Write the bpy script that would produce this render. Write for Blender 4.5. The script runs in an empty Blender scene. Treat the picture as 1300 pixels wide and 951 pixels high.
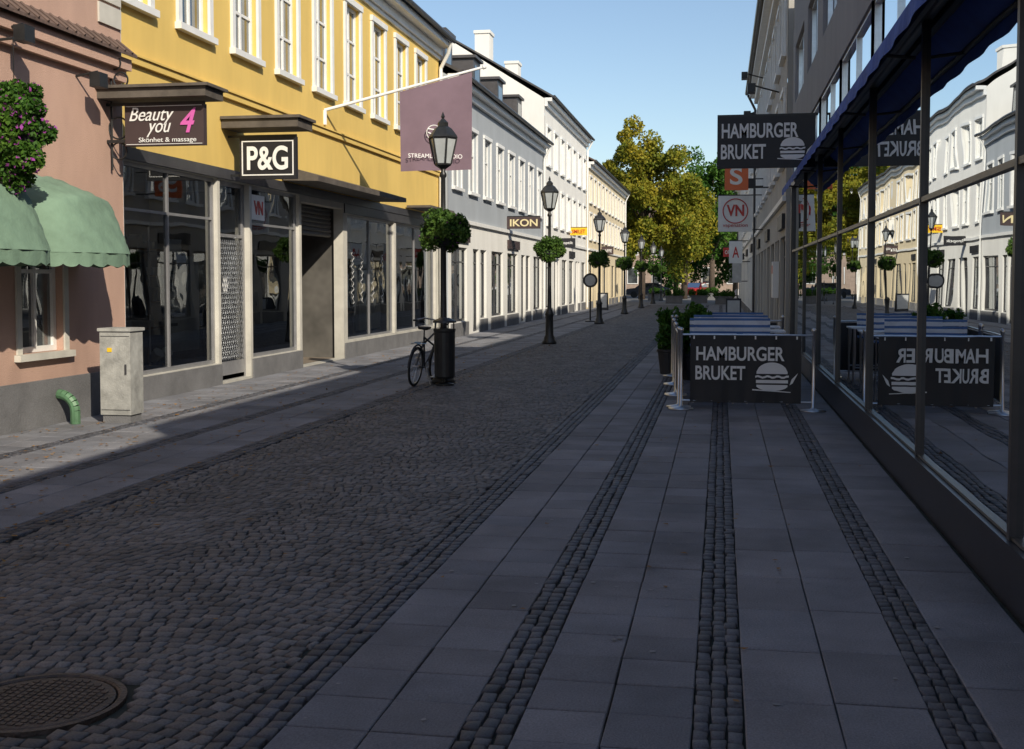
import bpy, math, random
import numpy as np
from mathutils import Vector, Matrix
random.seed(7); rng=np.random.default_rng(7)
scene=bpy.context.scene
scene.view_settings.view_transform='Standard'; scene.view_settings.look='None'; scene.view_settings.exposure=0

# ---------------------------------------------------------------- materials
MATS={}
def nt(name):
    m=bpy.data.materials.new(name); m.use_nodes=True
    return m,m.node_tree.nodes,m.node_tree.links,m.node_tree.nodes['Principled BSDF']
def mat(name,col,rough=.8,var=.15,scale=3.0,bump=.0,bscale=60,metal=0.0,island=0.0,dirt=0.0,spec=.5,fine=0.0,vstretch=1.0,tint=0.0):
    if name in MATS: return MATS[name]
    m,N,L,B=nt(name)
    B.inputs['Roughness'].default_value=rough; B.inputs['Metallic'].default_value=metal
    B.inputs['Specular IOR Level'].default_value=spec
    tc=N.new('ShaderNodeTexCoord'); mp=N.new('ShaderNodeMapping'); mp.inputs['Scale'].default_value=(1,1,vstretch)
    L.new(tc.outputs['Object'],mp.inputs[0])
    no=N.new('ShaderNodeTexNoise'); no.inputs['Scale'].default_value=scale; no.inputs['Detail'].default_value=3; no.inputs['Roughness'].default_value=.65
    L.new(mp.outputs[0],no.inputs['Vector'])
    mr=N.new('ShaderNodeMapRange'); mr.inputs['From Min'].default_value=.3; mr.inputs['From Max'].default_value=.7
    mr.inputs['To Min'].default_value=1-var; mr.inputs['To Max'].default_value=1+var
    L.new(no.outputs['Fac'],mr.inputs['Value'])
    val=mr.outputs[0]
    def mul(a,b):
        k=N.new('ShaderNodeMath'); k.operation='MULTIPLY'; L.new(a,k.inputs[0]); L.new(b,k.inputs[1]); return k.outputs[0]
    if fine>0:
        n3=N.new('ShaderNodeTexNoise'); n3.inputs['Scale'].default_value=90; n3.inputs['Detail'].default_value=1
        L.new(tc.outputs['Object'],n3.inputs['Vector'])
        r3=N.new('ShaderNodeMapRange'); r3.inputs['From Min'].default_value=.3; r3.inputs['From Max'].default_value=.7
        r3.inputs['To Min'].default_value=1-fine; r3.inputs['To Max'].default_value=1+fine
        L.new(n3.outputs['Fac'],r3.inputs['Value']); val=mul(val,r3.outputs[0])
    if island>0:
        g=N.new('ShaderNodeNewGeometry'); r2=N.new('ShaderNodeMapRange')
        r2.inputs['To Min'].default_value=1-island; r2.inputs['To Max'].default_value=1+island
        L.new(g.outputs['Random Per Island'],r2.inputs['Value']); val=mul(val,r2.outputs[0])
    if dirt>0:
        sx=N.new('ShaderNodeSeparateXYZ'); L.new(tc.outputs['Object'],sx.inputs[0])
        ad=N.new('ShaderNodeMath'); ad.operation='ADD'; L.new(sx.outputs['Z'],ad.inputs[0]); L.new(no.outputs['Fac'],ad.inputs[1])
        r4=N.new('ShaderNodeMapRange'); r4.inputs['From Min'].default_value=.4; r4.inputs['From Max'].default_value=1.6
        r4.inputs['To Min'].default_value=1-dirt; r4.inputs['To Max'].default_value=1
        L.new(ad.outputs[0],r4.inputs['Value']); val=mul(val,r4.outputs[0])
    vm=N.new('ShaderNodeVectorMath'); vm.operation='SCALE'; vm.inputs[0].default_value=col[:3]
    L.new(val,vm.inputs['Scale'])
    src=vm.outputs[0]
    if tint>0:
        g=N.new('ShaderNodeNewGeometry'); wn=N.new('ShaderNodeTexWhiteNoise'); wn.noise_dimensions='1D'; L.new(g.outputs['Random Per Island'],wn.inputs['W'])
        hs=N.new('ShaderNodeMix'); hs.data_type='RGBA'; hs.blend_type='MULTIPLY'; hs.inputs[0].default_value=1.0
        rr=N.new('ShaderNodeValToRGB'); rr.color_ramp.elements[0].color=(1+tint,1,1-tint,1); rr.color_ramp.elements[1].color=(1-tint,1,1+tint,1)
        L.new(wn.outputs['Value'],rr.inputs[0]); L.new(src,hs.inputs[6]); L.new(rr.outputs[0],hs.inputs[7]); src=hs.outputs[2]
    L.new(src,B.inputs['Base Color'])
    if bump>0:
        n2=N.new('ShaderNodeTexNoise'); n2.inputs['Scale'].default_value=bscale; n2.inputs['Detail'].default_value=1
        L.new(tc.outputs['Object'],n2.inputs['Vector'])
        b=N.new('ShaderNodeBump'); b.inputs['Strength'].default_value=bump; b.inputs['Distance'].default_value=.02
        L.new(n2.outputs['Fac'],b.inputs['Height']); L.new(b.outputs[0],B.inputs['Normal'])
    MATS[name]=m; return m
def ramp_mat(name,cols,rough=.6,noise=.4,trans=.25):
    m,N,L,B=nt(name); B.inputs['Roughness'].default_value=rough; B.inputs['Specular IOR Level'].default_value=.2
    g=N.new('ShaderNodeNewGeometry'); tc=N.new('ShaderNodeTexCoord'); no=N.new('ShaderNodeTexNoise'); no.inputs['Scale'].default_value=noise
    L.new(tc.outputs['Object'],no.inputs['Vector'])
    a=N.new('ShaderNodeMath'); a.operation='MULTIPLY_ADD'; a.inputs[1].default_value=.45
    L.new(g.outputs['Random Per Island'],a.inputs[0])
    mr=N.new('ShaderNodeMapRange'); mr.inputs['From Min'].default_value=.3; mr.inputs['From Max'].default_value=.7; mr.inputs['To Max'].default_value=.55
    L.new(no.outputs['Fac'],mr.inputs['Value']); L.new(mr.outputs[0],a.inputs[2])
    r=N.new('ShaderNodeValToRGB'); e=r.color_ramp.elements
    e[0].color=(*cols[0],1); e[1].color=(*cols[-1],1)
    for i,c in enumerate(cols[1:-1]):
        k=e.new((i+1)/(len(cols)-1)); k.color=(*c,1)
    L.new(a.outputs[0],r.inputs[0]); L.new(r.outputs[0],B.inputs['Base Color'])
    out=N['Material Output']; t=N.new('ShaderNodeBsdfTranslucent'); L.new(r.outputs[0],t.inputs['Color'])
    mx=N.new('ShaderNodeMixShader'); mx.inputs[0].default_value=trans
    L.new(B.outputs[0],mx.inputs[1]); L.new(t.outputs[0],mx.inputs[2]); L.new(mx.outputs[0],out.inputs['Surface'])
    MATS[name]=m; return m
def glass(name,ior=1.6,add=.05,tint=(.75,.8,.8),back=None,wob=.02,gc=(.92,.95,.97)):
    m,N,L,B=nt(name); N.remove(B); out=N['Material Output']
    fr=N.new('ShaderNodeFresnel'); fr.inputs['IOR'].default_value=ior
    a=N.new('ShaderNodeMath'); a.operation='ADD'; a.use_clamp=True; a.inputs[1].default_value=add; L.new(fr.outputs[0],a.inputs[0])
    gl=N.new('ShaderNodeBsdfGlossy'); gl.inputs['Roughness'].default_value=.0; gl.inputs['Color'].default_value=(*gc,1)
    tc=N.new('ShaderNodeTexCoord'); no=N.new('ShaderNodeTexNoise'); no.inputs['Scale'].default_value=.9; no.inputs['Detail'].default_value=1
    L.new(tc.outputs['Object'],no.inputs['Vector']); b=N.new('ShaderNodeBump'); b.inputs['Strength'].default_value=wob; b.inputs['Distance'].default_value=.3
    L.new(no.outputs['Fac'],b.inputs['Height']); L.new(b.outputs[0],gl.inputs['Normal'])
    if back is None:
        t=N.new('ShaderNodeBsdfTransparent'); t.inputs['Color'].default_value=(*tint,1)
    else:
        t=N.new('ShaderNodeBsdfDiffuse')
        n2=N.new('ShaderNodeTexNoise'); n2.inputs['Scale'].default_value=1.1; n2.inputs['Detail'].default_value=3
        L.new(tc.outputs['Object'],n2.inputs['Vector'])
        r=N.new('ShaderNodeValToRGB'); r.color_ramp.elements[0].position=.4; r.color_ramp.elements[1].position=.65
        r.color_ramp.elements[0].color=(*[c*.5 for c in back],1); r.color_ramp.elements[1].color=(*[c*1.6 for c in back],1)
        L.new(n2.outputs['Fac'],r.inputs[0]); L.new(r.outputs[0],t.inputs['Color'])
    mx=N.new('ShaderNodeMixShader'); L.new(a.outputs[0],mx.inputs[0]); L.new(t.outputs[0],mx.inputs[1]); L.new(gl.outputs[0],mx.inputs[2])
    L.new(mx.outputs[0],out.inputs['Surface']); MATS[name]=m; return m

M_yel=mat('yellow_plaster',(.74,.52,.15),.85,.08,1.2,.25,120,vstretch=.3)
M_pink=mat('pink_plaster',(.52,.34,.265),.9,.14,1.0,.4,90,dirt=.25,fine=.08,vstretch=.4)
M_plinth=mat('grey_plinth',(.15,.15,.155),.9,.2,2,.4,60,fine=.12)
M_cream=mat('cream_pilaster',(.56,.54,.48),.8,.12,2,.15,60,dirt=.25)
M_greyb=mat('grey_blue_plaster',(.36,.39,.42),.85,.08,1,.0,90,vstretch=.3)
M_white=mat('white_plaster',(.76,.75,.71),.85,.07,1,.0,90,dirt=.15,vstretch=.3)
M_creamb=mat('ochre_plaster',(.66,.56,.38),.85,.08,1,.0,90,dirt=.2,vstretch=.3)
M_wfr=mat('white_paint',(.76,.76,.74),.5,.06,4)
M_dfr=mat('dark_frame',(.045,.045,.05),.4,.2,5)
M_alu=mat('aluminium_frame',(.30,.30,.31),.35,.12,5,metal=.4)
M_steel=mat('steel',(.55,.56,.58),.28,.1,8,metal=.9)
M_roof=mat('dark_roof_metal',(.07,.065,.065),.5,.25,2,.2,8)
M_tile=mat('roof_tile',(.12,.08,.065),.8,.3,3,.6,14)
M_blk=mat('black_iron',(.018,.019,.02),.42,.3,8)
M_signb=mat('sign_black',(.014,.014,.018),.5,.2,2)
M_lett=mat('sign_white',(.8,.8,.78),.6,.05,3)
M_pinkl=mat('sign_pink',(.65,.12,.42),.6,.05,3)
M_brown=mat('sign_brown',(.055,.035,.035),.6,.1,2)
M_canopy=mat('canopy_metal',(.10,.085,.07),.7,.3,3,.2,20)
M_dark=mat('dark_interior',(.10,.094,.085),.9,.4,1.2)
M_intf=mat('interior_floor',(.22,.18,.14),.6,.2,2)
M_green=mat('awning_green_fabric',(.16,.25,.18),.85,.16,2.5,.2,25)
M_blue=mat('awning_blue_fabric',(.02,.075,.38),.75,.2,3,.1,30)
M_rgrey=mat('right_grey_plaster',(.25,.255,.27),.85,.1,1,.0,60,vstretch=.3)
M_beige=mat('beige_plaster',(.42,.40,.36),.85,.1,1,.0,60,vstretch=.3)
M_rpl=mat('dark_plinth_panel',(.022,.024,.032),.35,.25,2)
M_glass=glass('shop_glass',1.5,.09)
M_wing=glass('window_glass',1.6,.12,back=(.06,.066,.07))
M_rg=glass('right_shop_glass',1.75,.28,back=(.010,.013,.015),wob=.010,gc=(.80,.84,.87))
M_slab=mat('concrete_slab',(.185,.187,.203),.8,.26,1.1,.3,110,island=.16,fine=.14,tint=.02)
M_sett=mat('granite_sett',(.122,.115,.113),.66,.24,1.1,.0,140,island=.36,fine=.25,tint=.05)
M_setd=mat('dark_sett',(.074,.075,.085),.62,.22,1.5,.0,140,island=.36,fine=.25,tint=.04)
M_joint=mat('joint_dirt',(.036,.038,.028),.95,.4,6,.0,60)
M_rust=mat('cast_iron_rust',(.07,.052,.042),.55,.4,9,.4,60)
M_box=mat('cabinet_grey',(.36,.36,.34),.7,.25,6,.2,50,dirt=.2)
M_pot=mat('planter_black',(.03,.03,.032),.6,.2,5)
M_sack=mat('wood_trunk',(.08,.06,.045),.95,.3,4,.8,20)
M_pipe=mat('green_pipe',(.08,.17,.09),.5,.3,6)
M_flag=mat('flag_plum',(.17,.115,.145),.85,.1,2,.1,60)
M_lampg=mat('lantern_glass',(.42,.45,.46),.15,.1,5)
M_vred=mat('red_paint',(.5,.03,.025),.3,.05,3)
M_orange=mat('orange_sign',(.72,.16,.05),.5,.05,3)
M_yels=mat('yellow_sign',(.8,.52,.02),.5,.05,3)
M_brick=mat('dull_brick',(.33,.25,.20),.85,.2,2,.0,30)
M_tyre=mat('rubber',(.02,.02,.02),.8,.1,5)
M_slat=mat('white_slat',(.66,.69,.74),.45,.1,6)
M_bslat=mat('blue_slat',(.05,.14,.36),.45,.15,6)
M_poster=mat('poster_grey',(.45,.45,.44),.7,.1,6)
M_warm=mat('wood_display',(.35,.22,.12),.6,.2,6)
M_leafg=ramp_mat('leaf_green',[(.015,.05,.008),(.035,.10,.014),(.07,.16,.02),(.12,.21,.03)])
M_leafb=ramp_mat('leaf_basket',[(.02,.05,.01),(.05,.11,.02),(.09,.17,.03),(.15,.22,.04)],noise=4)
M_leafy=ramp_mat('leaf_autumn',[(.06,.09,.01),(.14,.17,.018),(.27,.24,.022),(.40,.30,.03)],noise=.35)
M_flow=ramp_mat('petals',[(.2,.03,.2),(.4,.08,.38),(.28,.05,.3)],noise=4)
M_fall=ramp_mat('fallen_leaf',[(.12,.06,.02),(.24,.12,.03),(.34,.2,.05)],noise=2,trans=.05)

# ---------------------------------------------------------------- helpers
def root(name,loc=(0,0,0)):
    e=bpy.data.objects.new(name,None); scene.collection.objects.link(e); e.location=loc; e.empty_display_size=.3; return e
class P:
    def __init__(s,name,m,parent=None,smooth=False):
        s.n=name;s.m=m;s.p=parent;s.sm=smooth;s.v=[];s.f=[]
    def add(s,vs,fs):
        o=len(s.v); s.v+= [tuple(v) for v in vs]; s.f+=[tuple(i+o for i in f) for f in fs]
    def box(s,x0,x1,y0,y1,z0,z1):
        if x0>x1:x0,x1=x1,x0
        if y0>y1:y0,y1=y1,y0
        s.add([(x0,y0,z0),(x1,y0,z0),(x1,y1,z0),(x0,y1,z0),(x0,y0,z1),(x1,y0,z1),(x1,y1,z1),(x0,y1,z1)],
              [(0,3,2,1),(4,5,6,7),(0,1,5,4),(1,2,6,5),(2,3,7,6),(3,0,4,7)]); return s
    def quad(s,*p): s.add(p,[tuple(range(len(p)))]); return s
    def cyl(s,p0,p1,r0,r1=None,n=10,caps=True):
        r1=r0 if r1 is None else r1; p0=Vector(p0);p1=Vector(p1);d=(p1-p0).normalized()
        a=d.orthogonal().normalized();b=d.cross(a)
        vs=[p0+(a*math.cos(2*math.pi*i/n)+b*math.sin(2*math.pi*i/n))*r0 for i in range(n)]+[p1+(a*math.cos(2*math.pi*i/n)+b*math.sin(2*math.pi*i/n))*r1 for i in range(n)]
        fs=[(i,(i+1)%n,n+(i+1)%n,n+i) for i in range(n)]
        if caps: fs+=[tuple(range(n))[::-1],tuple(range(n,2*n))]
        s.add(vs,fs); return s
    def tube(s,pts,r,n=8):
        for a,b in zip(pts[:-1],pts[1:]): s.cyl(a,b,r,r,n)
        return s
    def lathe(s,cx,cy,prof,n=16):
        vs=[];fs=[]
        for r,z in prof:
            vs+=[(cx+r*math.cos(2*math.pi*i/n),cy+r*math.sin(2*math.pi*i/n),z) for i in range(n)]
        for k in range(len(prof)-1):
            fs+=[(k*n+i,k*n+(i+1)%n,(k+1)*n+(i+1)%n,(k+1)*n+i) for i in range(n)]
        fs+=[tuple(range(n))[::-1],tuple(range((len(prof)-1)*n,len(prof)*n))]
        s.add(vs,fs); return s
    def torus(s,c,R,r,axis,n=28,k=6):
        c=Vector(c);ax=Vector(axis).normalized();a=ax.orthogonal().normalized();b=ax.cross(a);vs=[];fs=[]
        for i in range(n):
            t=2*math.pi*i/n;d=a*math.cos(t)+b*math.sin(t)
            for j in range(k):
                u=2*math.pi*j/k; vs.append(c+d*(R+r*math.cos(u))+ax*r*math.sin(u))
        for i in range(n):
            for j in range(k): fs.append((i*k+j,((i+1)%n)*k+j,((i+1)%n)*k+(j+1)%k,i*k+(j+1)%k))
        s.add(vs,fs); return s
    def done(s):
        if not s.v: return None
        me=bpy.data.meshes.new(s.n); me.from_pydata(s.v,[],s.f); me.materials.append(s.m)
        if s.sm: me.polygons.foreach_set('use_smooth',[True]*len(me.polygons))
        me.update(); o=bpy.data.objects.new(s.n,me); scene.collection.objects.link(o)
        if s.p is not None: o.parent=s.p; o.location=-Vector(s.p.location)
        return o
def text(s,x,z,w,h,y,m,parent,face='-Y',shear=0,off=.01,name='lettering'):
    c=bpy.data.curves.new(name,'FONT'); c.body=s; c.size=1; c.align_x='CENTER'; c.align_y='CENTER'; c.shear=shear; c.offset=off; c.extrude=.004
    c.materials.append(m); o=bpy.data.objects.new(name,c); scene.collection.objects.link(o)
    bpy.context.view_layer.update()
    bb=[Vector(b) for b in o.bound_box]; mn=Vector([min(b[i] for b in bb) for i in range(3)]); mx=Vector([max(b[i] for b in bb) for i in range(3)])
    dx=mx.x-mn.x; dy=mx.y-mn.y; sx=w/dx; sy=h/dy; cx=(mn.x+mx.x)/2*sx; cy=(mn.y+mx.y)/2*sy
    o.scale=(sx,sy,1)
    if face=='-Y': o.rotation_euler=(math.pi/2,0,0); loc=Vector((x-cx,y,z-cy))
    elif face=='+Y': o.rotation_euler=(math.pi/2,0,math.pi); loc=Vector((x+cx,y,z-cy))
    elif face=='+X': o.rotation_euler=(math.pi/2,0,math.pi/2); loc=Vector((y,x-cx,z-cy))
    else: o.rotation_euler=(math.pi/2,0,-math.pi/2); loc=Vector((y,x+cx,z-cy))
    o.parent=parent; o.location=loc-Vector(parent.location); return o
def burger(p,cx,cz,w,y):
    s=w/2
    def strip(pts_up,pts_dn):
        for i in range(len(pts_up)-1):
            p.quad((pts_dn[i][0],y,pts_dn[i][1]),(pts_dn[i+1][0],y,pts_dn[i+1][1]),(pts_up[i+1][0],y,pts_up[i+1][1]),(pts_up[i][0],y,pts_up[i][1]))
    n=14; t=[-.75*s+1.5*s*i/n for i in range(n+1)]
    up=[(cx+a,cz+.22*s+.55*s*math.sqrt(max(0,1-(a/(.76*s))**2))) for a in t]; dn=[(cx+a,cz+.20*s) for a in t]; strip(up,dn)
    up=[(cx+a*1.08,cz+.10*s+.04*s*math.sin(i*1.5)) for i,a in enumerate(t)]; dn=[(q[0],q[1]-.10*s) for q in up]; strip(up,dn)
    up=[(cx+a*1.03,cz-.10*s) for a in t]; dn=[(cx+a*1.03,cz-.26*s) for a in t]; strip(up,dn)
    up=[(cx+a,cz-.34*s) for a in t]; dn=[(cx+a,cz-.36*s-.28*s*math.sqrt(max(0,1-(a/(.78*s))**2))) for a in t]; strip(up,dn)
    p.quad((cx+.85*s,y,cz-.35*s),(cx+1.0*s,y,cz-.25*s),(cx+1.25*s,y,cz+.25*s),(cx+.95*s,y,cz-.05*s))
    p.quad((cx-.95*s,y,cz-.62*s),(cx+.9*s,y,cz-.72*s),(cx+.9*s,y,cz-.68*s),(cx-.95*s,y,cz-.56*s))
def leaves(name,m,centers,radii,n,size,parent=None,loc=(0,0,0)):
    centers=np.array(centers,float);radii=np.array(radii,float)
    if radii.ndim==1: radii=np.repeat(radii[:,None],3,1)
    idx=rng.integers(0,len(centers),n)
    d=rng.normal(size=(n,3)); d/=np.linalg.norm(d,axis=1)[:,None]
    rr=(rng.random(n)**(1/3.))[:,None]
    c=centers[idx]+d*rr*radii[idx]
    a=rng.normal(size=(n,3)); a/=np.linalg.norm(a,axis=1)[:,None]
    b=np.cross(a,rng.normal(size=(n,3))); b/=np.linalg.norm(b,axis=1)[:,None]
    sz=(size*(.6+.8*rng.random(n)))[:,None]
    v=np.stack([c-a*sz*.5,c+b*sz*.3,c+a*sz*.5,c-b*sz*.3],1).reshape(-1,3)
    me=bpy.data.meshes.new(name); me.vertices.add(4*n); me.vertices.foreach_set('co',v.ravel())
    me.loops.add(4*n); me.loops.foreach_set('vertex_index',np.arange(4*n)); me.polygons.add(n)
    me.polygons.foreach_set('loop_start',np.arange(0,4*n,4)); me.update(calc_edges=True); me.materials.append(m)
    o=bpy.data.objects.new(name,me); scene.collection.objects.link(o)
    if parent is not None: o.parent=parent
    o.location=loc
    return o
def ball_clumps(cx,cy,cz,rx,rz,n,rmin,rmax,seed):
    R_=random.Random(seed); cs=[];rd=[]
    for i in range(n):
        while True:
            d=Vector((R_.uniform(-1,1),R_.uniform(-1,1),R_.uniform(-1,1)))
            if .45<d.length<1: break
        cs.append((cx+d.x*rx,cy+d.y*rx,cz+d.z*rz)); rd.append(R_.uniform(rmin,rmax))
    cs.append((cx,cy,cz)); rd.append(rx*.6)
    return cs,rd
def blocks(name,cx,cy,w,l,ang,zt,inset,m,smooth=True,parent=None,zb=-.03,jit=.05,drop=.006):
    cx,cy,w,l,ang,zt=[np.asarray(a,float) for a in np.broadcast_arrays(cx,cy,w,l,ang,zt)]
    n=len(cx); sg=np.array([(-1,-1),(1,-1),(1,1),(-1,1)],float)
    out=[]
    for k,(fac,zz) in enumerate([(1,zb),(1,-drop),(inset,0)]):
        ox=sg[None,:,0]*w[:,None]/2*fac; oy=sg[None,:,1]*l[:,None]/2*fac
        if k==0: J=rng.normal(size=(n,4,2))*jit
        ox=ox+J[:,:,0]*w[:,None]; oy=oy+J[:,:,1]*l[:,None]
        X=cx[:,None]+ox*np.cos(ang)[:,None]-oy*np.sin(ang)[:,None]; Y=cy[:,None]+ox*np.sin(ang)[:,None]+oy*np.cos(ang)[:,None]
        Z=np.full((n,4),zz) + (zt[:,None] if k>0 else 0)
        if k==2: Z=Z+rng.normal(size=(n,4))*.0010
        out.append(np.stack([X,Y,Z],2))
    v=np.concatenate(out,1).reshape(-1,3)
    fl=[(8,9,10,11)]+[(a,(a+1)%4,4+(a+1)%4,4+a) for a in range(4)]+[(4+a,4+(a+1)%4,8+(a+1)%4,8+a) for a in range(4)]
    F=(np.array(fl)[None]+(np.arange(n)*12)[:,None,None]).reshape(-1,4); nf=len(F)
    me=bpy.data.meshes.new(name); me.vertices.add(len(v)); me.vertices.foreach_set('co',v.ravel())
    me.loops.add(nf*4); me.loops.foreach_set('vertex_index',F.ravel()); me.polygons.add(nf); me.polygons.foreach_set('loop_start',np.arange(0,nf*4,4))
    me.polygons.foreach_set('use_smooth',np.full(nf,bool(smooth)))
    me.update(calc_edges=True); me.materials.append(m)
    o=bpy.data.objects.new(name,me); scene.collection.objects.link(o)
    if parent: o.parent=parent
    return o

# ---------------------------------------------------------------- ground
g=P('ground',M_joint); g.quad((-700,-700,-.022),(700,-700,-.022),(700,900,-.022),(-700,900,-.022)); g.done()
far=P('far_road_surface',mat('far_paving',(.15,.15,.155),.8,.2,2)); far.quad((-8.2,82,-.006),(1.6,82,-.006),(30,130,-.006),(-30,130,-.006)); far.done()
near=P('square_paving',mat('asphalt',(.07,.07,.072),.85,.2,2)); near.quad((-8.2,-12,-.008),(1.6,-12,-.008),(1.6,1.2,-.008),(-8.2,1.2,-.008)); near.done()
MX,MY=-2.78,4.42
def ok_hole(x,y): return (x-MX)**2+(y-MY)**2>.38**2
road=root('cobblestone_road')
X0,X1=-4.72,-1.90; pit=.080
ys=np.arange(1.2,82,pit)
xs=[];yy=[];an=[];ww=[];ll=[]
for i,y in enumerate(ys):
    x=X0+random.uniform(0,.05)
    while x<X1-.03:
        w=random.uniform(.064,.098)
        if x+w>X1: w=X1-x
        cxm=x+w/2; fr=((cxm-X0)/1.41)%1
        cy=y+.20*4*fr*(1-fr)*.5+.012*math.sin(cxm*7+y*1.3)
        if ok_hole(cxm,cy) and w>.035:
            xs.append(cxm);yy.append(cy+random.uniform(-.007,.007));an.append(math.atan(.40*(1-2*fr)/1.41)*.9+random.gauss(0,.05));ww.append(w-.008);ll.append(pit-.008+random.uniform(-.008,.004))
        x+=w
n=len(xs)
dip=.004*np.sin(np.array(xs)*2.1)*np.sin(np.array(yy)*.9)
blocks('setts',xs,yy,ww,ll,an,rng.normal(0,.0016,n)+dip,.86,M_sett,True,road,drop=.0042)
def strip(x0,x1,rows,ya,yb,ln=.085):
    a=[];b=[];w=[];l=[]
    rw=(x1-x0)/rows
    for r in range(rows):
        y=ya+random.random()*ln
        while y<yb:
            q=random.uniform(ln*.8,ln*1.35); a.append(x0+rw*(r+.5)+random.gauss(0,.003)); b.append(y+q/2); w.append(rw-.009); l.append(q-.010); y+=q
    return a,b,w,l
pave=root('pavement')
A=[[],[],[],[]]
for (x0,x1,r) in [(-1.90,-1.68,3),(-.985,-.775,3),(-.095,.105,3),(.85,1.05,3),(-4.94,-4.72,3),(-6.0,-5.8,3),(-7.1,-6.9,3)]:
    q=strip(x0,x1,r,1.2,82)
    for k in range(4): A[k]+=q[k]
n=len(A[0]); blocks('sett_strips',A[0],A[1],A[2],A[3],rng.normal(0,.03,n),rng.normal(0,.0018,n),.86,M_setd,True,pave,drop=.0045)
S=[[],[],[],[]]
for (x0,x1,cols,ln) in [(-1.68,-.985,2,.35),(-.775,-.095,2,.35),(.105,.85,2,.70),(1.05,1.50,1,.70),(-5.8,-4.94,2,.42),(-6.9,-6.0,2,.42),(-8.2,-7.1,3,.36)]:
    cw=(x1-x0)/cols
    for k in range(cols):
        off=random.random()*ln if ln>.5 else 0
        y=1.2+off
        while y<82:
            S[0].append(x0+cw*(k+.5));S[1].append(y+ln/2);S[2].append(cw-.007);S[3].append(ln-.009);y+=ln
n=len(S[0]); blocks('slabs',S[0],S[1],S[2],S[3],rng.normal(0,.002,n),rng.normal(0,.0015,n),.97,M_slab,False,pave,jit=.003,drop=.004)
mh=root('manhole_cover',(MX,MY,0))
p=P('rim',M_rust,mh); p.lathe(MX,MY,[(.35,-.03),(.35,0.0),(.325,.001),(.315,-.006),(.31,-.03)],40); p.done()
p=P('lid',M_rust,mh); p.lathe(MX,MY,[(.305,-.02),(.305,-.006),(.295,-.003)],40)
for i in range(-8,9):
    for j in range(-8,9):
        x=i*.036;y=j*.036
        if x*x+y*y<.27**2: p.box(MX+x-.012,MX+x+.012,MY+y-.012,MY+y+.012,-.004,.001)
p.done()
gm=P('pavement_gum_spots',mat('gum_grey',(.25,.25,.25),.8,.2,5)); 
for i in range(260):
    x=random.choice([random.uniform(-1.66,-1.0),random.uniform(-.76,-.11),random.uniform(.12,.84),random.uniform(1.07,1.48),random.uniform(-6.8,-4.95)]); y=random.uniform(2.5,22); rr=random.uniform(.006,.016)
    gm.quad(*[(x+rr*math.cos(t)*random.uniform(.8,1.2),y+rr*math.sin(t),.0065) for t in [k*math.pi/4 for k in range(8)]])
gm.done()
# ---------------------------------------------------------------- building kit
def wall(p,X,s,y0,y1,z0,z1,ops,rev):
    ys=sorted(set([y0,y1]+[v for o in ops for v in o[:2] if y0<=v<=y1])); zs=sorted(set([z0,z1]+[v for o in ops for v in o[2:4] if z0<=v<=z1]))
    for a,b in zip(ys[:-1],ys[1:]):
        for c,d in zip(zs[:-1],zs[1:]):
            my=(a+b)/2;mz=(c+d)/2
            if any(o[0]<my<o[1] and o[2]<mz<o[3] for o in ops): continue
            p.quad((X,a,c),(X,b,c),(X,b,d),(X,a,d))
    Xi=X-s*rev
    for o in ops:
        a,b,c,d=o[:4]
        p.quad((X,a,c),(X,a,d),(Xi,a,d),(Xi,a,c)); p.quad((X,b,c),(X,b,d),(Xi,b,d),(Xi,b,c))
        p.quad((X,a,c),(X,b,c),(Xi,b,c),(Xi,a,c)); p.quad((X,a,d),(X,b,d),(Xi,b,d),(Xi,a,d))
def unit(fr,gl,X,s,op,rev,t=.06,cols=2,trans=(),d=.05):
    a,b,c,dd=op[:4]; xi=X-s*rev; xo=xi+s*d; e=.003
    fr.box(xi,xo,a+e,a+t,c+e,dd-e); fr.box(xi,xo,b-t,b-e,c+e,dd-e); fr.box(xi,xo,a+t,b-t,c+e,c+t); fr.box(xi,xo,a+t,b-t,dd-t,dd-e)
    for k in range(1,cols):
        y=a+(b-a)*k/cols; fr.box(xi+s*.004,xo-s*.004,y-t*.4,y+t*.4,c+t,dd-t)
    for z in trans: fr.box(xi+s*.006,xo-s*.006,a+t,b-t,z-t*.35,z+t*.35)
    xg=xi+s*.012
    gl.quad((xg,a+t*.5,c+t*.5),(xg,b-t*.5,c+t*.5),(xg,b-t*.5,dd-t*.5),(xg,a+t*.5,dd-t*.5))
def archi(p,X,s,op,w=.11,pr=.04,sill=True):
    a,b,c,d=op[:4]
    p.box(X+s*.002,X+s*pr,a-w,a-.002,c,d); p.box(X+s*.002,X+s*pr,b+.002,b+w,c,d); p.box(X+s*.002,X+s*(pr+.02),a-w-.02,b+w+.02,d+.002,d+w)
    if sill: p.box(X+s*.002,X+s*(pr+.06),a-w-.04,b+w+.04,c-w*.8,c-.002)
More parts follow.
